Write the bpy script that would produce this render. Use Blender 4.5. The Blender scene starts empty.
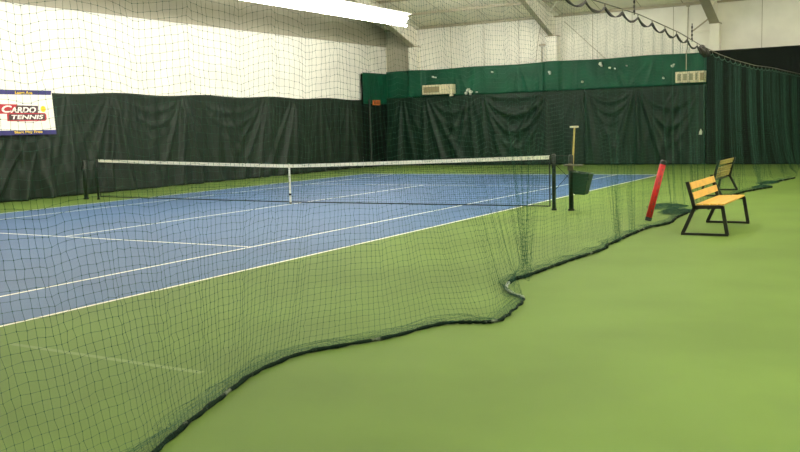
import bpy, bmesh, math, random
import numpy as np
from mathutils import Matrix, Vector

random.seed(7)
rng = np.random.default_rng(7)
S = bpy.context.scene
COL = S.collection

# ---------------------------------------------------------------- helpers
def srgb(r, g, b):
    f = lambda c: (c / 255 / 12.92) if c / 255 <= 0.04045 else ((c / 255 + 0.055) / 1.055) ** 2.4
    return (f(r), f(g), f(b), 1.0)

def mat(name, c, rough=0.6, metal=0.0, var=0.0, scale=6.0, bump=0.0, bscale=40.0, spec=0.5, c2=None, detail=4.0, lo=0.35, hi=0.65):
    m = bpy.data.materials.new(name)
    m.use_nodes = True
    nt = m.node_tree
    b = nt.nodes['Principled BSDF']
    b.inputs['Base Color'].default_value = c
    b.inputs['Roughness'].default_value = rough
    b.inputs['Metallic'].default_value = metal
    b.inputs['Specular IOR Level'].default_value = spec
    tc = nt.nodes.new('ShaderNodeTexCoord')
    if var > 0 or c2:
        n = nt.nodes.new('ShaderNodeTexNoise')
        n.inputs['Scale'].default_value = scale
        n.inputs['Detail'].default_value = detail
        nt.links.new(tc.outputs['Object'], n.inputs['Vector'])
        r = nt.nodes.new('ShaderNodeValToRGB')
        r.color_ramp.elements[0].position = lo
        r.color_ramp.elements[1].position = hi
        if c2 is None:
            r.color_ramp.elements[0].color = tuple(x * (1 - var) for x in c[:3]) + (1,)
            r.color_ramp.elements[1].color = tuple(min(1, x * (1 + var)) for x in c[:3]) + (1,)
        else:
            r.color_ramp.elements[0].color = c
            r.color_ramp.elements[1].color = c2
        nt.links.new(n.outputs['Fac'], r.inputs['Fac'])
        nt.links.new(r.outputs['Color'], b.inputs['Base Color'])
    if bump > 0:
        n2 = nt.nodes.new('ShaderNodeTexNoise')
        n2.inputs['Scale'].default_value = bscale
        n2.inputs['Detail'].default_value = 3
        nt.links.new(tc.outputs['Object'], n2.inputs['Vector'])
        bp = nt.nodes.new('ShaderNodeBump')
        bp.inputs['Strength'].default_value = bump
        bp.inputs['Distance'].default_value = 0.02
        nt.links.new(n2.outputs['Fac'], bp.inputs['Height'])
        nt.links.new(bp.outputs['Normal'], b.inputs['Normal'])
    return m

def seam_mat(name, c, axis, spacing, offset, width, dark, bump_scale=3.0, bump=0.25, rough=0.55):
    """wall or ceiling insulation facing with seams every `spacing` metres along an axis"""
    m = mat(name, c, rough, var=0.05, scale=1.3, bump=bump, bscale=bump_scale)
    nt = m.node_tree
    b = nt.nodes['Principled BSDF']
    src = b.inputs['Base Color'].links[0].from_socket
    tc = nt.nodes.new('ShaderNodeTexCoord')
    sp = nt.nodes.new('ShaderNodeSeparateXYZ')
    nt.links.new(tc.outputs['Object'], sp.inputs[0])
    def M(op, a, bval):
        n = nt.nodes.new('ShaderNodeMath'); n.operation = op
        if hasattr(a, 'links'): nt.links.new(a, n.inputs[0])
        else: n.inputs[0].default_value = a
        n.inputs[1].default_value = bval
        return n.outputs[0]
    v = M('ADD', sp.outputs[axis], offset + 100 * spacing)
    v = M('MODULO', v, spacing)
    v = M('LESS_THAN', v, width)
    mx = nt.nodes.new('ShaderNodeMix'); mx.data_type = 'RGBA'
    nt.links.new(v, mx.inputs[0])
    nt.links.new(src, mx.inputs[6])
    mx.inputs[7].default_value = dark
    nt.links.new(mx.outputs[2], b.inputs['Base Color'])
    return m

def emit_mat(name, c, strength):
    m = bpy.data.materials.new(name); m.use_nodes = True
    nt = m.node_tree; nt.nodes.clear()
    o = nt.nodes.new('ShaderNodeOutputMaterial'); e = nt.nodes.new('ShaderNodeEmission')
    e.inputs[0].default_value = c; e.inputs[1].default_value = strength
    nt.links.new(e.outputs[0], o.inputs[0])
    return m

def link(name, me, m, parent=None, smooth=False):
    o = bpy.data.objects.new(name, me)
    COL.objects.link(o)
    if m is not None:
        for x in (m if isinstance(m, (list, tuple)) else [m]): me.materials.append(x)
    if parent: o.parent = parent
    if smooth:
        me.polygons.foreach_set('use_smooth', [True] * len(me.polygons))
    return o

def obj(name, bm, m, parent=None, smooth=False):
    me = bpy.data.meshes.new(name)
    bmesh.ops.recalc_face_normals(bm, faces=bm.faces[:])
    bm.to_mesh(me); bm.free()
    return link(name, me, m, parent, smooth)

def tag(o, label=None, cat=None, group=None, kind=None):
    if label: o['label'] = label
    if cat: o['category'] = cat
    if group: o['group'] = group
    if kind: o['kind'] = kind
    return o

def thing(name, label, cat, loc=(0, 0, 0), rz=0, group=None):
    o = bpy.data.objects.new(name, None); COL.objects.link(o)
    o.empty_display_size = 0.1
    o.location = loc; o.rotation_euler = (0, 0, rz)
    return tag(o, label, cat, group)

def copy_tree(o, parent=None):
    c = o.copy(); COL.objects.link(c)
    if parent: c.parent = parent
    for ch in list(o.children): copy_tree(ch, c)
    return c

def box(bm, x0, x1, y0, y1, z0, z1, bevel=0.0):
    r = bmesh.ops.create_cube(bm, size=1.0)
    vs = r['verts']
    for v in vs:
        v.co = Vector((x0 + (v.co.x + .5) * (x1 - x0), y0 + (v.co.y + .5) * (y1 - y0), z0 + (v.co.z + .5) * (z1 - z0)))
    if bevel:
        es = list({e for v in vs for e in v.link_edges})
        bmesh.ops.bevel(bm, geom=es, offset=bevel, segments=2, affect='EDGES', profile=0.5)
    return bm

def BOX(*a, bevel=0.0):
    return box(bmesh.new(), *a, bevel=bevel)

def tube(bm, pts, r, n=8, cap=True):
    """round tube along a polyline; r a number or a list"""
    pts = [Vector(p) for p in pts]
    rs = r if isinstance(r, (list, tuple)) else [r] * len(pts)
    rings = []
    up = Vector((0, 0, 1))
    for i, p in enumerate(pts):
        d = (pts[min(i + 1, len(pts) - 1)] - pts[max(i - 1, 0)]).normalized()
        ref = up if abs(d.dot(up)) < 0.95 else Vector((1, 0, 0))
        a = d.cross(ref).normalized(); b = a.cross(d).normalized()
        rings.append([bm.verts.new(p + rs[i] * (math.cos(2 * math.pi * k / n) * a + math.sin(2 * math.pi * k / n) * b)) for k in range(n)])
    for i in range(len(rings) - 1):
        for k in range(n):
            bm.faces.new((rings[i][k], rings[i][(k + 1) % n], rings[i + 1][(k + 1) % n], rings[i + 1][k]))
    if cap:
        bm.faces.new(rings[0][::-1]); bm.faces.new(rings[-1])
    return bm

def TUBE(*a, **k): return tube(bmesh.new(), *a, **k)

def bar(bm, p0, p1, w, h, up=(0, 0, 1)):
    """rectangular bar from p0 to p1; w across, h along up"""
    p0, p1 = Vector(p0), Vector(p1)
    d = (p1 - p0).normalized(); up = Vector(up)
    if abs(d.dot(up)) > 0.98: up = Vector((1, 0, 0))
    a = d.cross(up).normalized(); b = a.cross(d).normalized()
    vs = []
    for p in (p0, p1):
        for s, t in ((-1, -1), (1, -1), (1, 1), (-1, 1)):
            vs.append(bm.verts.new(p + a * s * w / 2 + b * t * h / 2))
    for f in ((0, 1, 2, 3), (7, 6, 5, 4), (0, 4, 5, 1), (1, 5, 6, 2), (2, 6, 7, 3), (3, 7, 4, 0)):
        bm.faces.new([vs[i] for i in f])
    return bm

def prism(bm, poly, axis, a0, a1):
    """extrude a 2D polygon along an axis ('x': poly is (y,z), 'y': poly is (x,z))"""
    def P(u, v, a): return (a, u, v) if axis == 'x' else (u, a, v)
    A = [bm.verts.new(P(u, v, a0)) for u, v in poly]
    B = [bm.verts.new(P(u, v, a1)) for u, v in poly]
    n = len(poly)
    bm.faces.new(A[::-1]); bm.faces.new(B)
    for i in range(n):
        bm.faces.new((A[i], A[(i + 1) % n], B[(i + 1) % n], B[i]))
    return bm

def mesh_from_arrays(name, V, Q):
    me = bpy.data.meshes.new(name)
    V = np.asarray(V, dtype=np.float32); Q = np.asarray(Q, dtype=np.int32)
    k = Q.shape[1]
    me.vertices.add(len(V)); me.vertices.foreach_set('co', V.ravel())
    me.loops.add(Q.size); me.loops.foreach_set('vertex_index', Q.ravel())
    me.polygons.add(len(Q))
    me.polygons.foreach_set('loop_start', np.arange(0, Q.size, k, dtype=np.int32))
    me.update(calc_edges=True); me.validate()
    return me

def grid_mesh(name, P, thick_dir=None):
    """P[i,j,3] grid of points as one quad sheet"""
    ni, nj = P.shape[:2]
    idx = np.arange(ni * nj).reshape(ni, nj)
    Q = np.stack([idx[:-1, :-1], idx[1:, :-1], idx[1:, 1:], idx[:-1, 1:]], -1).reshape(-1, 4)
    return mesh_from_arrays(name, P.reshape(-1, 3), Q)

def net_mesh(name, P, r, e1, e2, knot_mask=None, rk=0.0):
    """a knotted net: P[i,j,3] knots, twines along j (prism around e1/e2 plane) and along i"""
    ni, nj = P.shape[:2]
    n = ni * nj
    idx = np.arange(n).reshape(ni, nj)
    Vs, Qs, Ts = [], [], []
    flat = P.reshape(-1, 3)
    base = 0
    ez = np.array([0, 0, 1.0])
    for axis, (a, b) in enumerate(((e1, ez), (e1, e2))):
        # axis 0: twine along i (horizontal): ring in the e1/z plane ; axis 1: along j (upright): ring in the e1/e2 plane
        for k in range(3):
            th = 2 * math.pi * k / 3
            Vs.append(flat + r * (math.cos(th) * np.asarray(a) + math.sin(th) * np.asarray(b)))
        s = [base + k * n for k in range(3)]
        if axis == 0: A, B = idx[:-1, :].ravel(), idx[1:, :].ravel()
        else: A, B = idx[:, :-1].ravel(), idx[:, 1:].ravel()
        for k in range(3):
            k2 = (k + 1) % 3
            Qs.append(np.stack([A + s[k], A + s[k2], B + s[k2], B + s[k]], -1))
        base += 3 * n
    if knot_mask is not None:
        K = flat[knot_mask.ravel()]
        m = len(K)
        offs = np.array([[1, 0, 0], [0, 1, 0], [-1, 0, 0], [0, -1, 0], [0, 0, 1], [0, 0, -1]], float) * rk
        for o in offs: Vs.append(K + o)
        a = np.arange(m) + base
        # each knot a little box-like diamond made of quads (degenerate-free: 4 side kites)
        for (p, q, t, u) in ((0, 1, 4, 4), (1, 2, 4, 4), (2, 3, 4, 4), (3, 0, 4, 4), (1, 0, 5, 5), (2, 1, 5, 5), (3, 2, 5, 5), (0, 3, 5, 5)):
            Ts.append(np.stack([a + p * m, a + q * m, a + t * m], -1))
    V = np.concatenate(Vs)
    Q = np.concatenate(Qs)
    me = bpy.data.meshes.new(name)
    me.vertices.add(len(V)); me.vertices.foreach_set('co', V.astype(np.float32).ravel())
    loops = [Q.ravel()]
    starts = [np.arange(0, Q.size, 4)]
    if Ts:
        T = np.concatenate(Ts)
        loops.append(T.ravel()); starts.append(Q.size + np.arange(0, T.size, 3))
    L = np.concatenate(loops).astype(np.int32); St = np.concatenate(starts).astype(np.int32)
    me.loops.add(len(L)); me.loops.foreach_set('vertex_index', L)
    me.polygons.add(len(St)); me.polygons.foreach_set('loop_start', St)
    me.update(calc_edges=True)
    return me

def text_mesh(body, size, shear=0.0, extrude=0.004, bold=0.0):
    cu = bpy.data.curves.new('lettering', 'FONT')
    cu.body = body; cu.size = size; cu.shear = shear; cu.extrude = extrude; cu.offset = bold
    cu.align_x = 'LEFT'
    o = bpy.data.objects.new('lettering', cu); COL.objects.link(o)
    dg = bpy.context.evaluated_depsgraph_get()
    me = bpy.data.meshes.new_from_object(o.evaluated_get(dg))
    bpy.data.objects.remove(o); bpy.data.curves.remove(cu)
    return me

# ---------------------------------------------------------------- materials
M_GREEN = mat('court green acrylic', srgb(97, 122, 56), 0.65, var=0.10, scale=0.55, bump=0.08, bscale=160, spec=0.16)
M_BLUE = mat('court blue acrylic', srgb(62, 96, 138), 0.55, var=0.08, scale=0.5, bump=0.08, bscale=160, spec=0.25)
M_LINE = mat('white court line paint', srgb(238, 238, 222), 0.55)
M_WORN = mat('worn tape line', srgb(108, 131, 66), 0.65)
M_WALLB = seam_mat('white wall insulation facing', srgb(243, 240, 228), 0, 1.58, 0.55, 0.022, srgb(176, 168, 146))
M_WALLL = seam_mat('white gable insulation facing', srgb(243, 241, 230), 1, 1.58, 0.3, 0.012, srgb(215, 208, 190))
M_BEIGE = mat('beige upper wall panel', srgb(172, 167, 148), 0.7, var=.04, scale=1.5, bump=.2, bscale=3)
M_CEIL = seam_mat('ceiling insulation facing', srgb(240, 234, 214), 0, 1.58, 0.2, 0.03, srgb(170, 160, 132))
M_WALLP = mat('painted wall', srgb(225, 220, 205), 0.7, var=0.04)
M_STEEL = mat('white painted steel', srgb(242, 238, 224), 0.45, var=0.04, scale=2)
M_STEELG = mat('grey primed steel', srgb(168, 160, 136), 0.5, var=0.05, scale=2)
M_CURT = mat('charcoal green curtain vinyl', srgb(32, 43, 34), 0.5, var=0.10, scale=1.2, bump=0.12, bscale=9, spec=.16)
M_CURTB = mat('dark green curtain vinyl', srgb(13, 38, 26), 0.5, var=0.12, scale=1.0, bump=0.12, bscale=9, spec=.26)
M_CURTD = mat('near black green curtain vinyl', srgb(10, 21, 15), 0.6, var=0.12, scale=1.0, bump=0.12, bscale=9, spec=.15)
M_TARP = mat('glossy bottle green tarp', srgb(5, 76, 52), 0.5, var=0.2, scale=1.5, bump=0.6, bscale=3.5, spec=.28)
M_SCRAP = mat('white insulation scrap', srgb(220, 225, 210), 0.8)
M_NET = mat('dark green twine', srgb(18, 74, 54), 0.85)
M_HEM = mat('weathered dark green rope', srgb(16, 34, 23), 0.9, spec=.1, c2=srgb(132, 142, 122), scale=7, lo=0.6, hi=0.74, bump=0.5, bscale=60)
M_HEMG = mat('grey lead rope', srgb(142, 156, 138), 0.6, var=0.15, scale=20)
M_STRAP = mat('black strap', srgb(28, 26, 22), 0.7)
M_CABLE = mat('galvanised cable', srgb(96, 92, 78), 0.5, metal=0.3)
M_BLACK = mat('black powder coated steel', srgb(20, 24, 22), 0.45, var=0.1, scale=8)
M_POST = mat('dark green painted post', srgb(20, 34, 24), 0.4, var=0.1, scale=8)
M_TNET = mat('black tennis net twine', srgb(30, 38, 38), 0.8)
M_TAPE = mat('white net headband', srgb(240, 238, 224), 0.65, c2=srgb(190, 184, 160), scale=14, lo=0.62, hi=0.75)
M_WOOD = mat('honey varnished pine', srgb(226, 178, 84), 0.4, var=0.12, scale=9, bump=0.1, bscale=30)
M_WOOD2 = mat('weathered pine', srgb(176, 158, 86), 0.5, var=0.12, scale=9, bump=0.1, bscale=30)
M_WOODT = mat('tan wooden stick', srgb(205, 180, 105), 0.5, var=0.12, scale=9)
M_CREAM = mat('cream enamel', srgb(222, 214, 180), 0.5, var=0.04, scale=4)
M_GRILL = mat('tan louvre', srgb(150, 140, 104), 0.6)
M_GRILL2 = mat('pale louvre', srgb(150, 150, 118), 0.6)
M_RED = mat('red plastic', srgb(205, 24, 30), 0.4, var=0.08, scale=10)
M_BIN = mat('bottle green plastic', srgb(10, 50, 35), 0.4, var=0.08, scale=6)
M_NAVY = mat('navy banner print', srgb(44, 42, 104), 0.5)
M_BWHITE = mat('white banner vinyl', srgb(244, 240, 228), 0.5)
M_BRED = mat('crimson banner print', srgb(176, 32, 42), 0.5)
M_BDARK = mat('dark banner print', srgb(74, 50, 52), 0.5)
M_BYEL = mat('yellow banner print', srgb(248, 208, 40), 0.5)
M_ORANGE = mat('orange sign plastic', srgb(205, 112, 52), 0.5)
M_OFF = mat('brown sign lettering', srgb(120, 60, 30), 0.5)
GLOW = {p: emit_mat('fluorescent tube glow', (1.0, 0.955, 0.86, 1), p) for p in (24.0, 36.0, 42.0, 50.0, 60.0, 72.0, 100.0, 210.0)}
M_REFL = mat('white reflector enamel', srgb(245, 243, 235), 0.35)

# ---------------------------------------------------------------- room shell
BW, LW, RW, FW = 18.7, -8.6, 27.0, -18.7      # inner faces: back, left, right, front
EAVE, SLOPE = 6.05, 0.24

# floor: one slab whose top is split along the painted lines
xs_l = [(-5.485, .05), (-4.115, .05), (4.115, .05), (5.485, .05)]
xb = sorted({LW - .3, RW + .3, -5.485 - .025, -5.485 + .025, -4.115 - .025, -4.115 + .025, -.025, .025, 4.115 - .025, 4.115 + .025, 5.485 - .025, 5.485 + .025, 6.2, 8.3})
yb = sorted({FW - .3, BW + .3, -11.885, -11.785, 11.785, 11.885, -6.425, -6.375, 6.375, 6.425, -12.03, -11.97})
bm = bmesh.new()
vg = [[bm.verts.new((x, y, 0)) for y in yb] for x in xb]
def paint(x, y):
    if 6.2 < x < 8.3 and -12.03 < y < -11.97: return 3
    if abs(x) > 5.51 or abs(y) > 11.885: return 0
    if abs(y) > 11.785: return 2
    if abs(abs(x) - 5.485) < .025 or abs(abs(x) - 4.115) < .025: return 2
    if abs(x) < 4.115 and abs(abs(y) - 6.4) < .025: return 2
    if abs(x) < .025 and abs(y) < 6.4: return 2
    return 1
for i in range(len(xb) - 1):
    for j in range(len(yb) - 1):
        f = bm.faces.new((vg[i][j], vg[i + 1][j], vg[i + 1][j + 1], vg[i][j + 1]))
        f.material_index = paint((xb[i] + xb[i + 1]) / 2, (yb[j] + yb[j + 1]) / 2)
r = bmesh.ops.extrude_face_region(bm, geom=bm.faces[:])
for e in r['geom']:
    if isinstance(e, bmesh.types.BMVert): e.co.z = -0.15
tag(obj('floor', bm, [M_GREEN, M_BLUE, M_LINE, M_WORN]), kind='structure')

tag(obj('wall_back', BOX(LW - .3, RW + .3, BW, BW + .3, 0, EAVE + .25), M_WALLB), kind='structure')
gp = [(FW, 0), (BW, 0), (BW, EAVE), (0, EAVE + SLOPE * BW), (FW, EAVE)]
tag(obj('wall_left', prism(bmesh.new(), gp, 'x', LW - .3, LW), M_WALLL), kind='structure')
tag(obj('wall_right', prism(bmesh.new(), gp, 'x', RW, RW + .3), M_WALLP), kind='structure')
tag(obj('wall_front', BOX(LW - .3, RW + .3, FW - .3, FW, 0, EAVE + .25), M_WALLP), kind='structure')
cp = [(FW - .3, EAVE - .3 * SLOPE), (0, EAVE + SLOPE * BW), (BW + .3, EAVE - .3 * SLOPE), (BW + .3, EAVE + .2), (0, EAVE + SLOPE * BW + .25), (FW - .3, EAVE + .2)]
tag(obj('ceiling', prism(bmesh.new(), cp, 'x', LW - .3, RW + .3), M_CEIL), kind='structure')
# dark eave strut where the back wall meets the roof, purlins up the slope
tag(obj('trim_1', BOX(LW, RW, BW - .12, BW, EAVE - .10, EAVE - .0), M_STEELG), kind='structure')
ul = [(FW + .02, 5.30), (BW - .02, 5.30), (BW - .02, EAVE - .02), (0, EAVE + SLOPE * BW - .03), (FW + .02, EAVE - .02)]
tag(obj('trim_9', prism(bmesh.new(), ul, 'x', LW, LW + .07), M_BEIGE), kind='structure')  # separate, greyer beige panel over the upper gable wall
pn = 2
for y in (17.0, 15.4, 13.8, 12.2):
    z = EAVE + SLOPE * (BW - y)
    tag(obj('trim_%d' % pn, BOX(LW, RW, y - .03, y + .03, z - .10, z + .0), M_STEELG), kind='structure')
    pn += 1

# ---------------------------------------------------------------- steel roof frames along the back wall
def roof_z(y): return EAVE + SLOPE * (BW - y)
def steel_frame(x, w, label, fw_=.2):
    t = thing('steel_frame', label, 'steel frame', (x, BW, 0), 0, None)
    X = lambda pts: [(y - BW, z) for y, z in pts]
    fl = w / 2
    # lower column: straight box column
    bm = bmesh.new()
    prism(bm, X([(18.69, 0), (18.69, 5.2), (18.30, 5.2), (18.44, 0)]), 'x', -fl, fl)
    obj('column', bm, M_STEEL, t)
    # tapered haunch and rafter: web plate with flanges
    bm = bmesh.new()
    rt = [(18.69, 5.2), (18.69, 6.0), (15.2, roof_z(15.2) - .17), (8.0, roof_z(8) - .17), (0, roof_z(0) - .17), (0, roof_z(0) - .75), (8.0, 7.85), (15.2, 6.33), (18.30, 5.2)]
    prism(bm, X(rt), 'x', -.03, .03)
    obj('web', bm, M_STEEL, t)
    bm = bmesh.new()
    lo = [(18.30, 5.2), (15.2, 6.33), (8.0, 7.85), (0, roof_z(0) - .75)]
    for a, b in zip(lo[:-1], lo[1:]):
        bar(bm, (0, a[0] - BW, a[1]), (0, b[0] - BW, b[1]), fw_, .03)
    obj('lower_flange', bm, M_STEELG, t)
    bm = bmesh.new()
    hi = [(18.66, 6.0), (15.2, roof_z(15.2) - .17), (8.0, roof_z(8) - .17), (0, roof_z(0) - .17)]
    for a, b in zip(hi[:-1], hi[1:]):
        bar(bm, (0, a[0] - BW, a[1]), (0, b[0] - BW, b[1]), w, .03)
    obj('upper_flange', bm, M_STEEL, t)
    bm = bmesh.new()
    box(bm, -fl - .02, fl + .02, -.42, -.01, 5.17, 5.21)
    obj('cap_plate', bm, M_STEELG, t)
    # flange brace: thin rod from the rafter's lower flange out to a purlin
    obj('brace', TUBE([(0.05, 17.2 - BW, 5.62), (0.75, 17.0 - BW, roof_z(17.0) - .12)], .022, 6), M_STEEL, t)
    return t
steel_frame(-6.98, .42, 'white tapered steel frame rising behind the long lit ceiling light near the corner', .26)
tag(obj('trim_10', BOX(LW + .08, -7.19, BW - .05, BW - .005, 3.6, EAVE - .11), M_BEIGE), kind='structure')  # added panel; its greyer colour paints in the shade of the corner bay
mf = steel_frame(-0.56, .46, 'white tapered steel frame rising above the middle of the green tarp')
obj('brace_rod', TUBE([(-.79, -.08, 4.2), (-.66, -.08, 5.2), (-.49, -.08, 6.0)], .013, 6), M_STEELG, mf)
obj('brace_rod', TUBE([(.46, -.08, 5.75), (2.16, -.08, 4.15)], .012, 6), M_STEELG, mf)
steel_frame(5.78, .34, 'white tapered steel frame where the green tarp ends and the dark curtain begins', .34)

# small fittings on the back wall
t = thing('wall_floodlight', 'small floodlight on a thin upright conduit beside the middle steel frame', 'wall light', (-1.1, 18.66, 4.2))
obj('conduit', TUBE([(0, 0, 0), (0, 0, .70)], .018, 6), M_STEELG, t)
bm = bmesh.new(); box(bm, -.03, .36, -.22, -.02, .63, .71, bevel=.01); obj('lamp_head', bm, M_STEELG, t)
bm = bmesh.new(); box(bm, .02, .32, -.21, -.05, .61, .635); obj('lens', bm, M_BWHITE, t)
t = thing('power_conduit', 'thin pale conduit dropping down the wall to the air conditioner by the far frame', 'conduit', (4.75, 18.40, 3.5))
obj('pipe', TUBE([(0, 0.02, 0.04), (0, 0.02, 0.7), (0, .24, .95), (0, .27, 2.45)], .016, 6), M_STEELG, t)
obj('junction_box', BOX(-.06, .06, .2, .29, 2.4, 2.52, bevel=.01), M_STEELG, t)
t = thing('wall_bracket', 'pale horizontal bar and brown diagonal strut fixed to the far steel frame', 'bracket', (5.6, 18.45, 4.9))
bm = bmesh.new(); bar(bm, (.0, 0, .06), (-.72, 0, 0), .06, .07); obj('bar', bm, M_STEEL, t)
bm = bmesh.new(); bar(bm, (.0, 0.02, .52), (-.62, 0.02, .08), .04, .05); obj('strut', bm, M_STEELG, t)

# ---------------------------------------------------------------- curtains
def drape(a, z, ztop, hangs, swags=(), seed=0, amp=1.0, hem=1.0):
    """outward displacement of a hung sheet: folds fanning out below each hanging point, swagging folds between two points"""
    v = np.maximum(ztop - z, 0)
    d = np.zeros_like(a)
    rs = np.random.default_rng(seed)
    for (h, A, n, lean) in hangs:
        u = a - h - lean * v
        th = np.arctan2(u, v * .8 + .25)
        ph = rs.uniform(0, 6.28)
        d += 1.25 * A * np.minimum(1, v / .5) * (0.5 + 0.5 * np.cos(th * n * 1.25 + ph)) ** 2.4 * np.exp(-(th / .5) ** 2)
    for (h0, h1, depth, A) in swags:
        s = np.clip((a - h0) / (h1 - h0), 0, 1)
        q = 4 * s * (1 - s)
        ph = v / (.22 + depth * q)
        d += 1.5 * A * (.5 + .5 * np.sin(ph * 2 * math.pi * 2.4)) ** 2.2 * np.clip(q * 1.6, 0, 1) * np.clip(ph * 3, 0, 1) * np.exp(-np.maximum(ph - 1.0, 0) * 2.0)
    # broad ripples everywhere
    for k in range(5):
        f = rs.uniform(.8, 3.2); p = rs.uniform(0, 6.28); sl = rs.uniform(-.5, .5)
        d += .012 * np.sin(a * f * 2 + p + sl * v * 2) * (v / ztop)
    for k in range(4):
        f = rs.uniform(3, 7); p = rs.uniform(0, 6.28)
        d += .007 * np.sin(a * f * 2 + p + v * rs.uniform(-1.5, 1.5))
    return d * amp

def curtain(name, wall, a0, a1, z1, off, hangs, swags, m, parent=None, seed=0, cols=None, step=.045, ztop_w=0.0, amp=1.0, z0=0.012, flat_behind=None):
    na = max(3, int((a1 - a0) / step)); nz = max(6, int((z1 - z0) / .06))
    a = np.linspace(a0, a1, na)[:, None] * np.ones((1, nz)); tz = np.linspace(0, 1, nz)[None, :] * np.ones((na, 1))
    top = z1 + ztop_w * np.sin(a * 1.7 + seed)
    z = z0 + (top - z0) * tz
    d = drape(a, z, z1, hangs, swags, seed, amp)
    if flat_behind:                                   # lies flat behind a hung banner, folds open out below it
        q = np.clip((flat_behind[0] + .25 - a) / .25, 0, 1) * np.clip((z - flat_behind[1] + .35) / .35, 0, 1)
        d = d * (1 - .75 * q)
    if cols:
        for (c, hw, dp) in cols:
            s = np.clip((hw + .12 - np.abs(a - c)) / .12, 0, 1)
            d = d + dp * s
    if wall == 'back': P = np.stack([a, off - d, z], -1)
    else: P = np.stack([off + d, a, z], -1)
    o = link(name, grid_mesh(name, P), m, parent, smooth=True)
    md = o.modifiers.new('cloth thickness', 'SOLIDIFY'); md.thickness = .006; md.offset = 0
    return o

LC = -8.5
hl = [(-3.0, .10, 16, 0), (-.9, .08, 15, .1), (.15, .16, 15, -.42), (1.0, .06, 18, .1), (2.6, .13, 15, -.12), (3.4, .05, 14, .2), (5.6, .13, 15, .02), (7.4, .06, 16, .2), (9.9, .10, 15, -.35), (11.6, .11, 14, -.3), (13.4, .06, 14, .1), (15.4, .08, 14, .05)]
tag(curtain('backdrop_curtain', 'left', -6.0, 16.45, 2.94, LC, hl, [(3.0, 5.4, .8, .02), (6.2, 9.6, .9, .02)], M_CURT, seed=3, ztop_w=.03, amp=1.15, flat_behind=(.45, 1.75)),
    'long charcoal curtain behind the banner hanging along the side wall', 'curtain')
tag(curtain('backdrop_curtain', 'left', 16.35, 18.36, 4.05, LC + .05, [(16.6, .06, 14, 0), (17.8, .05, 14, 0)], [], M_CURTD, seed=5, amp=.7),
    'tall dark curtain filling the corner behind the small orange sign', 'curtain')
tag(obj('corner_pole', TUBE([(LC + .22, 16.72, .0), (LC + .22, 16.72, 2.95)], .05, 10), M_POST), 'upright dark green pole standing before the tall corner curtain', 'pole')

BC = 18.33
colb = [(-6.87, .26, .12), (-.56, .27, .16), (5.78, .22, .16)]
hb1 = [(-7.6, .06, 15, 0), (-6.4, .10, 14, .28), (-4.3, .07, 16, -.1), (-3.6, .07, 15, .25), (-.9, .10, 14, -.35), (.6, .05, 14, 0)]
tag(curtain('backdrop_curtain', 'back', -8.42, .80, 3.0, BC, hb1, [(-3.6, -.7, 1.5, .065), (-6.2, -3.8, 1.2, .03)], M_CURTB, seed=8),
    'dark green curtain with deep swagging folds under the air conditioner nearest the corner', 'curtain')
hb2 = [(.86, .06, 14, .1), (2.9, .12, 14, 0.0), (2.95, .06, 15, .3), (4.6, .07, 14, -.2), (5.4, .05, 14, 0)]
tag(curtain('backdrop_curtain', 'back', .82, 5.50, 3.0, BC - .012, hb2, [(.95, 2.8, .8, .035), (3.1, 5.3, 1.4, .045)], M_CURTB, seed=13),
    'dark green curtain with folds fanning from one point right of the tan stick', 'curtain')
tag(curtain('backdrop_curtain', 'back', 5.53, 13.5, 4.18, 18.22, [(6.6, .05, 14, 0), (8.4, .06, 14, 0), (10, .05, 14, 0)], [], M_CURTD, seed=17, amp=.6),
    'near black curtain at the far end behind the hanging net folds', 'curtain')

# glossy green tarp above the lower curtains
tp = thing('green_tarp', 'glossy bottle green tarp band across the back wall over the dark curtains', 'tarp', (0, 0, 0))
curtain('sheet', 'back', -8.44, 5.60, 4.17, BC + .11, [(-5, .03, 12, 0), (-2.0, .06, 12, .2), (-1.2, .05, 10, 0), (1.9, .05, 9, .5), (3.6, .05, 9, -.5), (.5, .04, 12, 0)], [], M_TARP, tp, seed=21, cols=[(-6.87, .32, .19), (-.56, .28, .20)], ztop_w=.015, amp=.8, z0=3.0)
curtain('corner_sheet', 'left', 16.40, 18.42, 4.09, LC + .11, [(17.2, .04, 12, 0)], [], M_TARP, tp, seed=23, amp=.6, z0=2.75)
for (x, z, s) in [(-6.02, 3.84, .05), (-5.9, 3.81, .035), (-4.33, 3.20, .10), (-4.2, 3.12, .07), (-4.42, 3.08, .06), (-4.22, 3.02, .05), (-3.92, 3.1, .03), (-3.2, 3.9, .04), (-.58, 3.74, .06), (-.57, 3.68, .05),
                  (1.45, 3.96, .075), (1.5, 3.90, .05), (1.83, 3.78, .045), (2.05, 3.74, .035), (4.25, 3.72, .05), (4.3, 3.78, .03), (3.92, 3.28, .05), (.72, 3.3, .04), (2.5, 3.83, .025)]:
    n = 7
    c = [(x + s * random.uniform(.5, 1.1) * math.cos(2 * math.pi * k / n), z + s * random.uniform(.6, 1.2) * math.sin(2 * math.pi * k / n)) for k in range(n)]
    yy = 18.31 if not (-.85 < x < -.3) else 18.13
    obj('torn_patch', prism(bmesh.new(), c, 'y', yy - .01, yy + .14), M_SCRAP, tp)
tag(obj('paper_scrap', prism(bmesh.new(), [(5.28, 1.12), (5.40, 1.12), (5.41, 1.24), (5.35, 1.34), (5.30, 1.22)], 'y', 18.17, 18.185), M_SCRAP), 'small white scrap stuck on the dark curtain above the benches', 'scrap')

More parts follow.
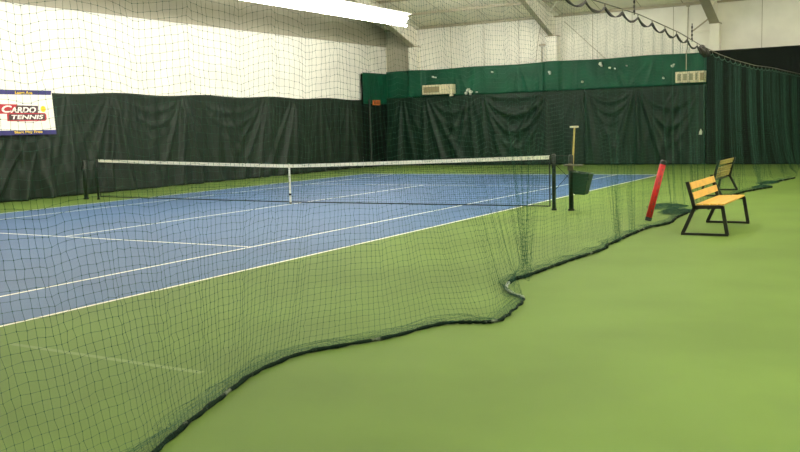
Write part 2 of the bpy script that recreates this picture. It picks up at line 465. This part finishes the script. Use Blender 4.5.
# air conditioners built into the tarp
def ac(x0, x1, z0, z1, label, split):
    t = thing('air_conditioner', label, 'air conditioner', ((x0 + x1) / 2, 18.36, z0))
    w = (x1 - x0) / 2; h = z1 - z0; xs = -w + 2 * w * split
    bm = bmesh.new(); box(bm, -w, w, -.34, .0, 0.02, h, bevel=.02); obj('casing', bm, M_CREAM, t)
    obj('grille_frame', BOX(-w + .04, xs, -.37, -.335, .05, h - .04, bevel=.008), M_CREAM, t)
    bm = bmesh.new(); box(bm, -w + .09, xs - .05, -.378, -.36, .10, h - .09)
    k = 0; zz = .12
    while zz < h - .10:
        box(bm, -w + .09, xs - .05, -.392, -.372, zz, zz + .018); zz += .035
    obj('grille', bm, M_GRILL if split < .7 else M_GRILL2, t)
    if split < .7:
        bm = bmesh.new(); box(bm, xs + .02, w - .02, -.36, -.335, .10, h - .03, bevel=.008); obj('control_panel', bm, M_CREAM, t)
        obj('drain_foot', BOX(w - .13, w - .01, -.34, -.2, -.08, .03, bevel=.008), M_CREAM, t)
    else:
        for q in range(3): obj('louvre_post', BOX(-w + .12 + (xs + w - .2) * (q + .45) / 3, -w + .20 + (xs + w - .2) * (q + .45) / 3, -.40, -.37, .09, h - .08), M_CREAM, t)
        bm = bmesh.new(); box(bm, xs + .04, w - .03, -.36, -.335, .07, h - .07, bevel=.006); obj('control_panel', bm, M_GRILL, t)
    return t
ac(-6.38, -4.92, 3.05, 3.48, 'cream air conditioner with tan grille and plain end panel near the corner', .62)
ac(4.44, 5.52, 3.04, 3.47, 'cream air conditioner with pale louvres below the thin conduit', .8)

# small orange sign in the corner
t = thing('wall_sign', 'small orange sign hung on the tall corner curtain', 'sign', (LC + .22, 17.28, 2.80))
obj('panel', BOX(-.015, .015, -.30, .30, -.11, .11, bevel=.006), M_ORANGE, t)
bm = bmesh.new()
for q in range(4): box(bm, .013, .022, -.22 + q * .12, -.15 + q * .12, -.06, .06)
obj('lettering', bm, M_OFF, t)

# ---------------------------------------------------------------- banner on the side curtain
bn = thing('sponsor_banner', 'white banner with navy edges reading CARDO TENNIS on the side curtain', 'banner', (-8.35, 0, 0))
def flat(name, pts, x, m, parent):           # thin printed panel facing +x, (y,z) outline
    return obj(name, prism(bmesh.new(), pts, 'x', x - .003, x), m, parent)
flat('sheet', [(-3.2, 1.78), (.34, 1.78), (.27, 2.97), (-3.2, 2.96)], .0, M_BWHITE, bn)
flat('top_stripe', [(-3.2, 2.835), (.24, 2.855), (.275, 2.975), (-3.2, 2.965)], .004, M_NAVY, bn)
flat('bottom_stripe', [(-3.2, 1.775), (.345, 1.775), (.338, 1.895), (-3.2, 1.905)], .004, M_NAVY, bn)
flat('red_block', [(-2.9, 2.34), (-1.02, 2.34), (-.84, 2.59), (-2.9, 2.60)], .004, M_BRED, bn)
flat('dark_block', [(-1.02, 2.34), (-.22, 2.34), (-.20, 2.555), (-.86, 2.565)], .0045, M_BDARK, bn)
flat('tennis_border', [(-1.19, 2.145), (.0, 2.145), (.05, 2.19), (.045, 2.32), (.0, 2.36), (-1.15, 2.36), (-1.19, 2.33)], .006, M_BRED, bn)
flat('tennis_block', [(-1.14, 2.175), (-.02, 2.175), (0.0, 2.20), (0.0, 2.31), (-.02, 2.33), (-1.10, 2.33), (-1.14, 2.30)], .008, M_BDARK, bn)
ball = [(-.04 + .085 * math.cos(k * .449), 2.47 + .085 * math.sin(k * .449)) for k in range(14)]
flat('ball_mark', ball, .006, M_BYEL, bn)
def lettering(body, y0, y1, z0, h, x, m, shear=.2, bold=.0):
    me = text_mesh(body, 1.0, shear, .002, bold)
    co = np.zeros(len(me.vertices) * 3); me.vertices.foreach_get('co', co); co = co.reshape(-1, 3)
    mn, mx = co.min(0), co.max(0)
    out = np.stack([x + co[:, 2], y0 + (co[:, 0] - mn[0]) * (y1 - y0) / (mx[0] - mn[0]), z0 + (co[:, 1] - mn[1]) * h / (mx[1] - mn[1])], -1)
    me.vertices.foreach_set('co', out.ravel()); me.update(); me.materials.clear()
    return link('lettering', me, m, bn)
lettering('C', -1.34, -1.03, 2.37, .19, .010, M_BWHITE, bold=.03)
lettering('ARDO', -1.08, -.28, 2.365, .155, .010, M_BWHITE, bold=.03)
lettering('TENNIS', -1.06, -.06, 2.195, .115, .012, M_BWHITE, bold=.025)
lettering('Start Play Free', -1.0, -.12, 1.80, .085, .008, M_BYEL, 0, bold=.02)
lettering('Learn Ace', -.90, -.36, 2.865, .08, .008, M_BYEL, .1, bold=.02)

# ---------------------------------------------------------------- tennis net and posts
tn = thing('tennis_net', 'black tennis net with white headband stretched across the blue court', 'tennis net', (0, 0, 0))
NX = 6.335
def ntop(x): return .914 + (1.07 - .914) * (np.abs(x) / 6.4) ** 1.15
nx = np.arange(-NX, NX + .001, .0465)
nr = 22
P = np.zeros((len(nx), nr, 3))
for j in range(nr):
    tt = j / (nr - 1)
    P[:, j, 0] = nx
    P[:, j, 1] = .012 * np.sin(nx * 2.3 + tt * 3) * (1 - tt)
    zb = .045 + .03 * (np.abs(nx) / 6.4)
    P[:, j, 2] = zb + (ntop(nx) - .02 - zb) * tt
link('mesh', net_mesh('tennis_net_mesh', P, .0021, np.array([0, 1., 0]), np.array([1., 0, 0])), M_TNET, tn)
def band(zt, h, th, m, name, y=0.0, x0=-NX, x1=NX):
    bm = bmesh.new(); X = np.linspace(x0, x1, 70); prev = None
    for x in X:
        zt_ = zt(x)
        ring = [bm.verts.new((x, y + dy, zt_ + dz)) for dy, dz in ((-th, -h), (th, -h), (th, 0), (-th, 0))]
        if prev:
            for k in range(4): bm.faces.new((prev[k], prev[(k + 1) % 4], ring[(k + 1) % 4], ring[k]))
        else: bm.faces.new(ring[::-1])
        prev = ring
    bm.faces.new(prev)
    return obj(name, bm, m, tn)
band(lambda x: float(ntop(x)) + .004, .075, .009, M_TAPE, 'headband')
obj('bottom_cord', TUBE([(x, .0, .05 + .03 * abs(x) / 6.4) for x in np.linspace(-NX, NX, 40)], .013, 6), M_TNET, tn)
for s in (-1, 1):
    obj('side_cord', TUBE([(s * NX, 0, .07), (s * NX, 0, 1.06)], .012, 6), M_TNET, tn)
cs = obj('center_strap', BOX(-.026, .026, -.022, -.014, .03, .93, bevel=.003), M_TAPE, tn)
obj('buckle', BOX(-.032, .032, -.03, -.012, .20, .25, bevel=.004), M_BLACK, cs)
obj('floor_anchor', BOX(-.03, .03, -.03, .0, .005, .045, bevel=.004), M_CABLE, cs)
# cords between the net end and the outer post
bm = bmesh.new()
tube(bm, [(6.33, .058, 1.065), (6.74, .058, 1.06)], .008, 5)
obj('tie_cord', bm, M_STRAP, tn)
obj('tie_cord', TUBE([(6.34, .058, .98), (6.72, .058, .62)], .006, 5), M_STRAP, tn)
obj('tie_cord', TUBE([(6.34, .058, .30), (6.72, .058, .72)], .006, 5), M_STRAP, tn)
obj('tie_cord', TUBE([(-6.33, .06, 1.065), (-6.84, .06, 1.04)], .008, 5), M_STRAP, tn)

def net_post(x, r, h, label):
    t = thing('net_post', label, 'net post', (x, 0, 0))
    bm = TUBE([(0, 0, 0), (0, 0, h - .02), (0, 0, h)], [r, r, r * .8], 12); obj('shaft', bm, M_POST, t, True)
    obj('base_collar', TUBE([(0, 0, 0), (0, 0, .035)], r * 1.35, 12), M_BLACK, t)
    bm = bmesh.new(); box(bm, -r * .6, r * .6, -r - .025, -r + .01, h - .28, h - .16, bevel=.005); obj('winch', bm, M_CABLE if r > .045 and x > 6.6 else M_BLACK, t)
    return t
net_post(6.42, .038, 1.10, 'dark green post at the net end beside the hanging bucket post')
net_post(6.77, .047, 1.08, 'black outer post that carries the green bucket and the tan stick')
net_post(-6.42, .03, 1.07, 'slim dark post at the net end against the side wall curtain')
net_post(-6.90, .055, 1.05, 'black outer post standing free of the net by the side wall curtain')

# ball tray on the post, bucket and stick
t = thing('score_clip', 'small grey tray clipped to the top of the outer post over the bucket', 'tray', (6.77, 0, .9))
obj('plate', BOX(-.09, .27, -.19, -.052, -.03, .0, bevel=.006), M_CABLE, t)
obj('clamp', BOX(-.05, .05, -.062, -.049, -.12, -.01), M_CABLE, t)
t = thing('waste_bucket', 'bottle green tapered bucket hung on the outer net post', 'bucket', (6.84, 0, .32), 0)
bm = bmesh.new()
def sq(z, x0, x1, d): return [bm.verts.new((x, y, z)) for x, y in ((x0, -d), (x1, -d), (x1, d), (x0, d))]
rings = [sq(0.0, .03, .23, .10), sq(.04, .0, .245, .115), sq(.40, .02, .325, .15), sq(.43, .005, .345, .165), sq(.43, .03, .315, .145), sq(.02, .04, .22, .095)]
for a, b in zip(rings[:-1], rings[1:]):
    for k in range(4): bm.faces.new((a[k], a[(k + 1) % 4], b[(k + 1) % 4], b[k]))
bm.faces.new(rings[0][::-1]); bm.faces.new(rings[-1])
for v in bm.verts: v.co.z -= .12 * (v.co.x - .1) * (1 if v.co.z > .2 else .35)
bmesh.ops.bevel(bm, geom=bm.edges[:], offset=.006, segments=1, affect='EDGES')
obj('body', bm, M_BIN, t)
obj('handle', BOX(.26, .34, -.175, -.15, .28, .33, bevel=.006), M_BIN, t)
obj('hook', BOX(-.018, .03, -.02, .02, .36, .46), M_BLACK, t)
t = thing('measuring_stick', 'tan wooden stick with a crosspiece on top rising from the outer post', 'stick', (6.765, .07, .9))
bm = bmesh.new(); bar(bm, (-.03, 0, -.895), (.055, .0, .70), .026, .026); obj('shaft', bm, M_WOODT, t)
obj('crosspiece', BOX(-.035, .135, -.02, .02, .695, .73, bevel=.008), M_CREAM, t)

# ---------------------------------------------------------------- divider net
dn = thing('divider_net', 'tall dark green divider net hanging beside the court down to the floor', 'divider net', (8.9, 0, 0))
NXX = 8.9
def zc(y):
    """height of the support cable"""
    y = np.asarray(y, float)
    return np.interp(y, [-18, -6.3, -2.9, -.35, 1.5, 3.2, 4.9, 7.5, 10.4, 15, 18.4], [3.22, 3.26, 3.28, 3.20, 3.08, 3.02, 2.99, 2.99, 3.06, 3.1, 3.12])
# floor path of the hem: (column y, x, y)
HEM = [(-16.8, 9.35, -16.8), (-15, 9.35, -15.0), (-13.42, 9.24, -13.42), (-13.02, 9.07, -13.02), (-12.68, 8.95, -12.68), (-11.9, 8.68, -11.9), (-11.3, 8.64, -11.3),
       (-10.57, 9.02, -10.57), (-10.1, 9.14, -9.95), (-9.85, 9.33, -9.84), (-9.6, 9.49, -9.78), (-9.4, 9.57, -9.66), (-9.2, 9.52, -9.36), (-8.9, 9.43, -8.83), (-8.7, 9.35, -8.62),
       (-8.5, 9.19, -8.50), (-8.25, 9.00, -8.25), (-8.0, 8.90, -7.96), (-7.7, 8.86, -7.66), (-7.5, 8.90, -7.52), (-7.05, 8.92, -7.05), (-6.17, 8.95, -6.17), (-5.29, 9.03, -5.29), (-4.9, 9.03, -4.9), (-4.75, 8.93, -4.72), (-4.5, 8.97, -4.5),
       (-3.77, 8.93, -3.77), (-2.42, 8.92, -2.42), (-2.1, 9.05, -2.1), (-1.7, 9.10, -1.7), (-.96, 8.99, -.96), (.14, 8.98, .14), (2.94, 8.99, 2.94), (5.07, 9.11, 5.07), (6.2, 9.38, 6.3), (6.6, 9.50, 6.65), (7.1, 9.18, 7.08), (7.8, 9.02, 7.8), (8.4, 9.28, 8.4), (10.35, 9.6, 10.35), (13, 9.3, 13), (16, 9.1, 16), (18.2, 9.0, 18.2)]
HEM = np.array(HEM)
def hem(c): return np.interp(c, HEM[:, 0], HEM[:, 1]), np.interp(c, HEM[:, 0], HEM[:, 2])

hooks = []
y = -16.6
while y < 18.0:
    hooks.append(y); y += .80 if y < 1.2 else .62
hooks = np.array(hooks)
def sagdepth(c):
    i = np.clip(np.searchsorted(hooks, c) - 1, 0, len(hooks) - 2)
    s = np.clip((c - hooks[i]) / (hooks[i + 1] - hooks[i]), 0, 1)
    return .09 * 4 * s * (1 - s), s, i

cy = np.arange(-16.6, 17.95, .0475)
NR = 66
t = np.linspace(0, 1, NR)
C, T = np.meshgrid(cy, t, indexing='ij')
bx, by = hem(C)
ztop = zc(C) - .05 - sagdepth(C)[0]
# rope end of the net: rows crowd together in the lowest quarter metre
Tz = T ** 1.0
Z = .035 + (ztop - .035) * Tz
w = (1 - T) ** 2.6
X = NXX + (bx - NXX) * w
Yv = C + (by - C) * w
# hanging ripples
far = np.clip((C + 3) / 6, 0, 1)
amp = (.014 + .12 * far) * np.clip(T * 6, 0, 1) * (1 - .35 * T)
per = np.interp(C, [-17, -6, 2, 18], [.43, .5, .72, .66])
phase = 2 * math.pi * C / per + .9 * np.sin(C * 1.7) + .5 * np.sin(C * 4.3 + 1.1 * T)
X += amp * np.sin(phase) + .3 * amp * np.sin(2.7 * phase + 1.3 * T)
Yv += .3 * amp * np.cos(phase)
Z += (.030 * (np.abs(np.cos(phase / 2)) ** .8 - 1.0) * (.35 + .65 * T) + .008 * np.sin(C * 3.1)) * np.clip(T * 5, 0, 1) * np.clip((1 - T) * 6, 0, 1)
# bunched folds: columns drawn together towards the floor
def pinch(y0, hw, strength, ttop, xb, fan=False):
    global X, Yv
    q = np.clip(1 - np.abs(C - y0) / hw, 0, 1)
    q = q * q * (3 - 2 * q)
    k = strength * q ** .5 * np.exp(-(np.maximum(T - .11, 0) / ttop) ** 2) * np.clip(T / .05, 0, 1)
    if fan: k = strength * q ** .35 * np.clip(1 - (T - .07) / ttop, 0, 1) * np.clip(T / .05, 0, 1)
    Yv += (y0 - Yv) * k
    X += (xb - X) * k * .6 + .03 * k * np.sin(C * 21)
pinch(-7.62, .95, .97, .55, 9.0, True)
pinch(-4.30, .60, .93, .60, 8.99, True)
pinch(-3.45, .35, .8, .6, 8.95, True)
pinch(-9.2, .45, .5, .30, 9.3)
for (y0, hw, s_, tt) in [(-1.2, .35, .6, .5), (.5, .5, .8, .7), (1.25, .35, .75, .8), (2.9, .9, .85, 1.2), (4.6, .9, .9, 1.5), (6.5, 1.0, .92, 1.6), (8.3, .9, .92, 1.5), (10.2, 1.0, .93, 1.6), (12.2, 1.1, .93, 1.6), (14.6, 1.2, .93, 1.6), (17, 1.1, .93, 1.6)]:
    pinch(y0, hw, s_, tt, 8.96 if y0 < 4 else 9.1)
# loose knots
jit = .0028
X += rng.normal(0, jit, X.shape); Yv += rng.normal(0, jit, X.shape); Z += rng.normal(0, jit * .8, X.shape)
Z = np.maximum(Z, .012)
P = np.stack([X - NXX, Yv, Z], -1)
kmask = (C < -6.5)
link('netting', net_mesh('divider_netting', P, .0008, np.array([1., 0, 0]), np.array([0, 1., 0]), kmask, .0038), M_NET, dn)

# loose tail of netting gathered along the hem rope, lying over the floor on the court side
tc_ = np.linspace(-16.6, 10.0, 640); ts = np.linspace(0, 1, 6)
C2, T2 = np.meshgrid(tc_, ts, indexing='ij')
hx, hy = hem(C2)
for lay in range(3):
    wob = .035 * np.sin(C2 * 5.1 + 2 * lay) + .02 * np.sin(C2 * 13.7 + lay)
    X2 = hx - NXX - .01 - T2 * (.07 + .5 * wob + .02 * lay)
    Z2 = .015 + (.02 + .015 * lay) * np.sin(np.clip(T2, 0, 1) * math.pi * .8) * (1 + .3 * np.sin(C2 * 7 + lay)) + rng.normal(0, .004, C2.shape)
    P2 = np.stack([X2, hy + .1 * T2 * np.sin(C2 * 9 + lay) + rng.normal(0, .006, C2.shape), np.maximum(Z2, .01)], -1)
    link('gathered_netting', net_mesh('gathered_netting', P2, .0008, np.array([1., 0, 0]), np.array([0, 1., 0])), M_NET, dn)

# pleats of spare netting that fan upwards from where the net is bunched on the floor
for (xf, yf, spread, h_, n_) in ((9.0, -7.62, .62, 1.55, 19), (8.99, -4.25, .55, 1.5, 15), (8.98, -3.5, .3, 1.3, 10), (8.97, .75, .3, 1.9, 11)):
    iu = np.linspace(-1, 1, n_); jt = np.linspace(0, 1, 26)
    U, T3 = np.meshgrid(iu, jt, indexing='ij')
    wid = .03 + spread * np.clip((T3 - .08) / .92, 0, 1) ** .9 + .10 * np.clip((.08 - T3) / .08, 0, 1)
    Pf = np.stack([xf - NXX - .02 + .05 * np.sin(U * 9) * (1 - .5 * T3) - .06 * T3, yf + U * wid + .012 * np.sin(U * 31), .03 + h_ * T3 + .02 * np.cos(U * 7)], -1) + rng.normal(0, .003, U.shape + (3,))
    link('pleat', net_mesh('pleat', Pf, .0009, np.array([1., 0, 0]), np.array([0, 1., 0])), M_NET, dn)

# slack netting heaped on the floor where the net is bunched
for (hx_, hy_, lx, ly) in ((8.35, 1.05, .34, .55), (8.75, .1, .28, .5), (9.25, 6.5, .2, .4), (9.2, 8.1, .2, .5)):
    a_ = np.linspace(-1, 1, 26); A_, B_ = np.meshgrid(a_, a_, indexing='ij')
    for lay in range(3):
        rad = np.sqrt(A_ ** 2 + B_ ** 2)
        zz = .012 + .012 * lay + .035 * np.abs(np.sin(A_ * 6 + lay) * np.sin(B_ * 5 + 2 * lay)) * np.clip(1.3 - rad, 0, 1)
        wob_ = 1 + .18 * np.sin(np.arctan2(B_, A_) * 3 + lay)
        Ph = np.stack([hx_ - NXX + A_ * lx * wob_ * np.sqrt(1 - B_ ** 2 / 2) + rng.normal(0, .006, A_.shape), hy_ + B_ * ly * wob_ * np.sqrt(1 - A_ ** 2 / 2) + rng.normal(0, .006, A_.shape), zz], -1)
        link('heaped_netting', net_mesh('heaped_netting', Ph, .0013, np.array([1., 0, 0]), np.array([0, 1., 0])), M_NET, dn)

# hem rope
hc = np.concatenate([np.arange(-16.6, -10, .06), np.arange(-10, -7.3, .03), np.arange(-7.3, 10.3, .07)])
hx, hy = hem(hc)
# round the corners of the path a little
ker = np.array([1, 2, 3, 2, 1]) / 9.0
sm = lambda a: np.concatenate([a[:2], np.convolve(a, ker, 'valid'), a[-2:]])
hx, hy = sm(sm(hx)), sm(sm(hy))
def hem_piece(name, a, b, rad, m, wob):
    sel = (hc >= a) & (hc <= b)
    xs, ys = hx[sel], hy[sel]
    n = len(xs)
    wr = np.cumsum(rng.normal(0, 1, n)); wr = wr - np.linspace(wr[0], wr[-1], n)
    pts = [(xs[i] - NXX + wob * math.sin(i * 1.3) * .5, ys[i], rad[i % len(rad)] * .9 + .004) for i in range(n)]
    rr = [rad[i % len(rad)] * (1 + .18 * math.sin(i * 2.1) + .12 * math.sin(i * .77)) for i in range(n)]
    return obj(name, TUBE(pts, rr, 8), m, dn, True)
hem_piece('hem_rope', -16.6, -9.25, [.015], M_HEM, .012)
hem_piece('hem_rope', -9.28, -8.72, [.012], M_HEM, .02)
tag(hem_piece('hem_rope', -8.76, -7.95, [.017], M_HEMG, .0), 'grey bare stretch of hem rope')
hem_piece('hem_rope', -7.98, -4.95, [.019], M_HEM, .004)
hem_piece('hem_rope', -5.0, 10.2, [.020], M_HEM, .012)

# drooping black strap along the top edge, with rings at the hooks
sc_ = np.arange(hooks[0], 1.9, .05)
pts = [(.0, c, float(zc(c)) - .05 - float(sagdepth(np.array([c]))[0][0])) for c in sc_]
bm = bmesh.new()
prev = None
for (x, y, z) in pts:
    hh = .011 + .006 * math.sin(y * 11)
    ring = [bm.verts.new((dx, y, z + dz)) for dx, dz in ((-.014, -hh), (.014, -hh), (.014, hh), (-.014, hh))]
    if prev:
        for k in range(4): bm.faces.new((prev[k], prev[(k + 1) % 4], ring[(k + 1) % 4], ring[k]))
    else: bm.faces.new(ring[::-1])
    prev = ring
bm.faces.new(prev)
obj('top_strap', bm, M_STRAP, dn)
sc_ = np.arange(2.0, 18.0, .05)
obj('top_rope', TUBE([(.0, c, float(zc(c)) - .05 - float(sagdepth(np.array([c]))[0][0]) * .6) for c in sc_], .008, 5), M_NET, dn)
obj('bunched_strap', TUBE([(0, 1.25, 3.04), (.01, 1.4, 2.97), (-.02, 1.5, 3.05), (.02, 1.62, 2.94), (0, 1.75, 3.03), (.01, 1.9, 2.96), (0, 2.05, 3.0)], [.02, .06, .075, .07, .05, .06, .02], 7), M_STRAP, dn)
ring_me = None
for h in hooks:
    if h < -8.5: continue
    if ring_me is None:
        o = obj('ring', TUBE([(0, 0, .005), (0, .012, -.02), (0, 0, -.055), (0, -.012, -.02), (0, 0, .005)], .006, 5), M_CABLE, dn)
        ring_me = o
    else:
        o = ring_me.copy(); COL.objects.link(o)
    o.parent = dn; o.location = (0, h, float(zc(h)) - .002)

sp = thing('support_cable', 'thin steel cable overhead that the divider net hangs from', 'cable', (8.9, 0, 0))
obj('cable', TUBE([(0, c, float(zc(c))) for c in np.linspace(-18.6, 18.06, 90)], .008, 6), M_CABLE, sp)
for (hy_, zz) in ((-12.0, 0), (-3.2, 0), (.57, 0)):
    zt = (EAVE + SLOPE * (BW - abs(hy_))) if hy_ < 0 else zc(hy_) + .30
    z0 = float(zc(hy_))
    k = 0
    bm = bmesh.new(); tube(bm, [(0, hy_, z0 - .03), (0, hy_, float(zt))], .008, 5)
    zz_ = z0
    while zz_ < min(float(zt), z0 + 3) - .05:
        tube(bm, [(0, hy_, zz_), (0, hy_, zz_ + .04)], .016, 6); zz_ += .07
    obj('hanger_chain', bm, M_STRAP, sp)

# ---------------------------------------------------------------- red tube leaning on the net
t = thing('ball_tube', 'red tube with black ends leaning against the divider net', 'tube', (8.65, -1.44, 0))
A = Vector((0, 0, .045)); B = Vector((.225, .08, 1.0))
d = (B - A)
def along(s): return tuple(A + d * s)
obj('barrel', TUBE([along(.02), along(.96)], .052, 14), M_RED, t, True)
bm = bmesh.new()
side = Vector((0.03, -.0495, -.004))
for q in range(7):
    s0 = .12 + q * .12
    obj('slot', TUBE([tuple(A + d * s0 + side), tuple(A + d * (s0 + .05) + side)], .006, 5), M_BDARK, t)
obj('end_cap', TUBE([along(-.04), along(.025)], .056, 14), M_BLACK, t)
obj('end_cap', TUBE([along(.955), along(1.01), along(1.03)], [.054, .05, .03], 14), M_BLACK, t)

# ---------------------------------------------------------------- benches
def bench(name_label, wood, loc, flip):
    t = thing('park_bench', name_label, 'bench', loc, 0)
    f = -1 if flip else 1
    L = 1.80 if not flip else 1.90
    X = lambda x: f * x
    zs = .445 if not flip else .385             # seat height
    sd = .56 if not flip else .36               # seat depth
    for y0 in (0.03, L - .03):
        bm = bmesh.new()
        w, h = .05, .034
        bar(bm, (X(-.02), y0, .018), (X(sd + .09), y0, .018), .05, .034, (0, 0, 1))            # floor skid
        bar(bm, (X(.0), y0, .02), (X(.175), y0, zs - .02), w, h, (0, 1, 0))                    # rear leg
        bar(bm, (X(sd + .07), y0, .02), (X(sd), y0, zs - .015), w, h, (0, 1, 0))               # front leg
        bar(bm, (X(.15), y0, zs - .03), (X(sd + .015), y0, zs - .022), h, w, (0, 0, 1))        # seat rail
        bar(bm, (X(.17), y0, zs - .06), (X(.115), y0, .60), w, h, (0, 1, 0))                   # back upright
        bar(bm, (X(.115), y0, .59), (X(.06), y0, .785), w, h, (0, 1, 0))
        obj('end_frame', bm, M_BLACK, t)
    bm = bmesh.new(); bar(bm, (X(sd * .64), .05, zs - .05), (X(sd * .64), L - .05, zs - .05), .03, .03); obj('stretcher', bm, M_BLACK, t)
    for (x, z) in ((.119, .575), (.079, .72)) + (((.15, .455),) if flip else ()):
        bm = bmesh.new(); bar(bm, (X(x + .022), .046, z), (X(x + .022), L - .05, z), .024, .105, (X(-.28), 0, .96))
        bmesh.ops.bevel(bm, geom=bm.edges[:], offset=.005, segments=1, affect='EDGES'); obj('back_slat', bm, wood, t)
    for q in range(4 if not flip else 2):
        x = .225 + q * .102; z = zs + .002 + q * .003
        bm = bmesh.new(); bar(bm, (X(x), .055, z), (X(x), L - .055, z), .092, .026)
        bmesh.ops.bevel(bm, geom=bm.edges[:], offset=.005, segments=1, affect='EDGES'); obj('seat_slat', bm, wood, t)
    return t
bench('bench of honey wood slats on black frames, out in front of the divider net', M_WOOD, (9.61, -3.18, 0), False)
bench('duller wooden bench seen from behind through the divider net', M_WOOD2, (8.84, 3.78, 0), True)

# ---------------------------------------------------------------- ceiling lights
def ceiling_light(x, y0, y1, z, label, group=None, side=1, power=60.0, added_uplight=False):
    """long fluorescent hood: top, a skirt on the wall side, two stacked tubes that face the court"""
    t = thing('ceiling_light', label, 'ceiling light', (x, (y0 + y1) / 2, z), 0, group)
    L = (y1 - y0) / 2
    bm = bmesh.new()
    pr = [(-.24, .10), (-.20, .50), (.26, .56), (.26, .52), (-.17, .46), (-.21, .10)]
    pr = [(side * a, b) for a, b in pr]
    prism(bm, pr, 'y', -L, L)
    obj('hood', bm, M_REFL, t)
    for (tx, tz) in TUBES:
        obj('tube', TUBE([(side * tx, -L + .04, tz), (side * tx, L - .04, tz)], .045, 10), GLOW[power], t, True)
    if added_uplight:
        obj('tube', TUBE([(0, -L + .04, .66), (0, L - .04, .66)], .045, 10), GLOW[210.0], t, True)  # extra unseen tube, added to brighten the ceiling and upper walls
    for q in (-.8, .8):
        obj('hanger', TUBE([(0, q * L, .52), (0, q * L, min(2.0, roof_z(abs((y0 + y1) / 2 + q * L)) - z))], .012, 5), M_STEELG, t)
    return t
TUBES = [(-.02, .09), (-.03, .25), (.05, .38)]
ceiling_light(-5.2, 8.6, 14.75, 5.58, 'long glowing fluorescent ceiling light over the court side nearest the back wall', None, 1, 50.0)
ceiling_light(-5.2, 2.3, 8.55, 5.58, 'long glowing ceiling light farther from the back wall, cut by the photo top edge', None, 1, 36.0)
gl = 'long glowing fluorescent ceiling light above the courts'
gg = 'court ceiling lights out of view'
for y0 in (-11, -4.7):
    ceiling_light(-5.2, y0, y0 + 6.25, 5.58, gl, gg, 1, 36.0)
for y0, pw in ((-5, 24.0), (1.4, 72.0)):
    ceiling_light(6.0, y0, y0 + 6.25, 5.9, gl, gg, -1, pw, True)
ceiling_light(15.5, -13.0, -6.8, 5.9, gl, gg, -1, 100.0)
for y0 in (-4.5, 2.0):
    ceiling_light(18.5, y0, y0 + 6.25, 5.9, gl, gg, -1, 24.0, True)

# ---------------------------------------------------------------- world, camera
W = bpy.data.worlds.new('World'); S.world = W; W.use_nodes = True
W.node_tree.nodes['Background'].inputs[0].default_value = (.9, .92, 1, 1)
W.node_tree.nodes['Background'].inputs[1].default_value = .3

cam = bpy.data.cameras.new('Camera'); co = bpy.data.objects.new('Camera', cam); COL.objects.link(co)
yaw, pitch, roll, F = -0.5315834721605546, -0.1089738125632472, -0.027760164847465945, 900.6610895691922
fw = Vector((math.sin(yaw) * math.cos(pitch), math.cos(yaw) * math.cos(pitch), math.sin(pitch)))
r0 = fw.cross(Vector((0, 0, 1))).normalized(); u0 = r0.cross(fw)
rr = math.cos(roll) * r0 + math.sin(roll) * u0
uu = -math.sin(roll) * r0 + math.cos(roll) * u0
m = Matrix.Identity(4)
for i in range(3):
    m[i][0], m[i][1], m[i][2] = rr[i], uu[i], -fw[i]
m.translation = Vector((12.711907, -16.669964, 1.694757))
co.matrix_world = m
cam.sensor_width = 36.0; cam.sensor_fit = 'HORIZONTAL'; cam.lens = F * 36.0 / 800
cam.clip_start = .05; cam.clip_end = 200
S.camera = co
S.view_settings.view_transform = 'Standard'
S.view_settings.look = 'None'
S.view_settings.gamma = 1.0
S.view_settings.use_curve_mapping = False
S.view_settings.exposure = 0.0
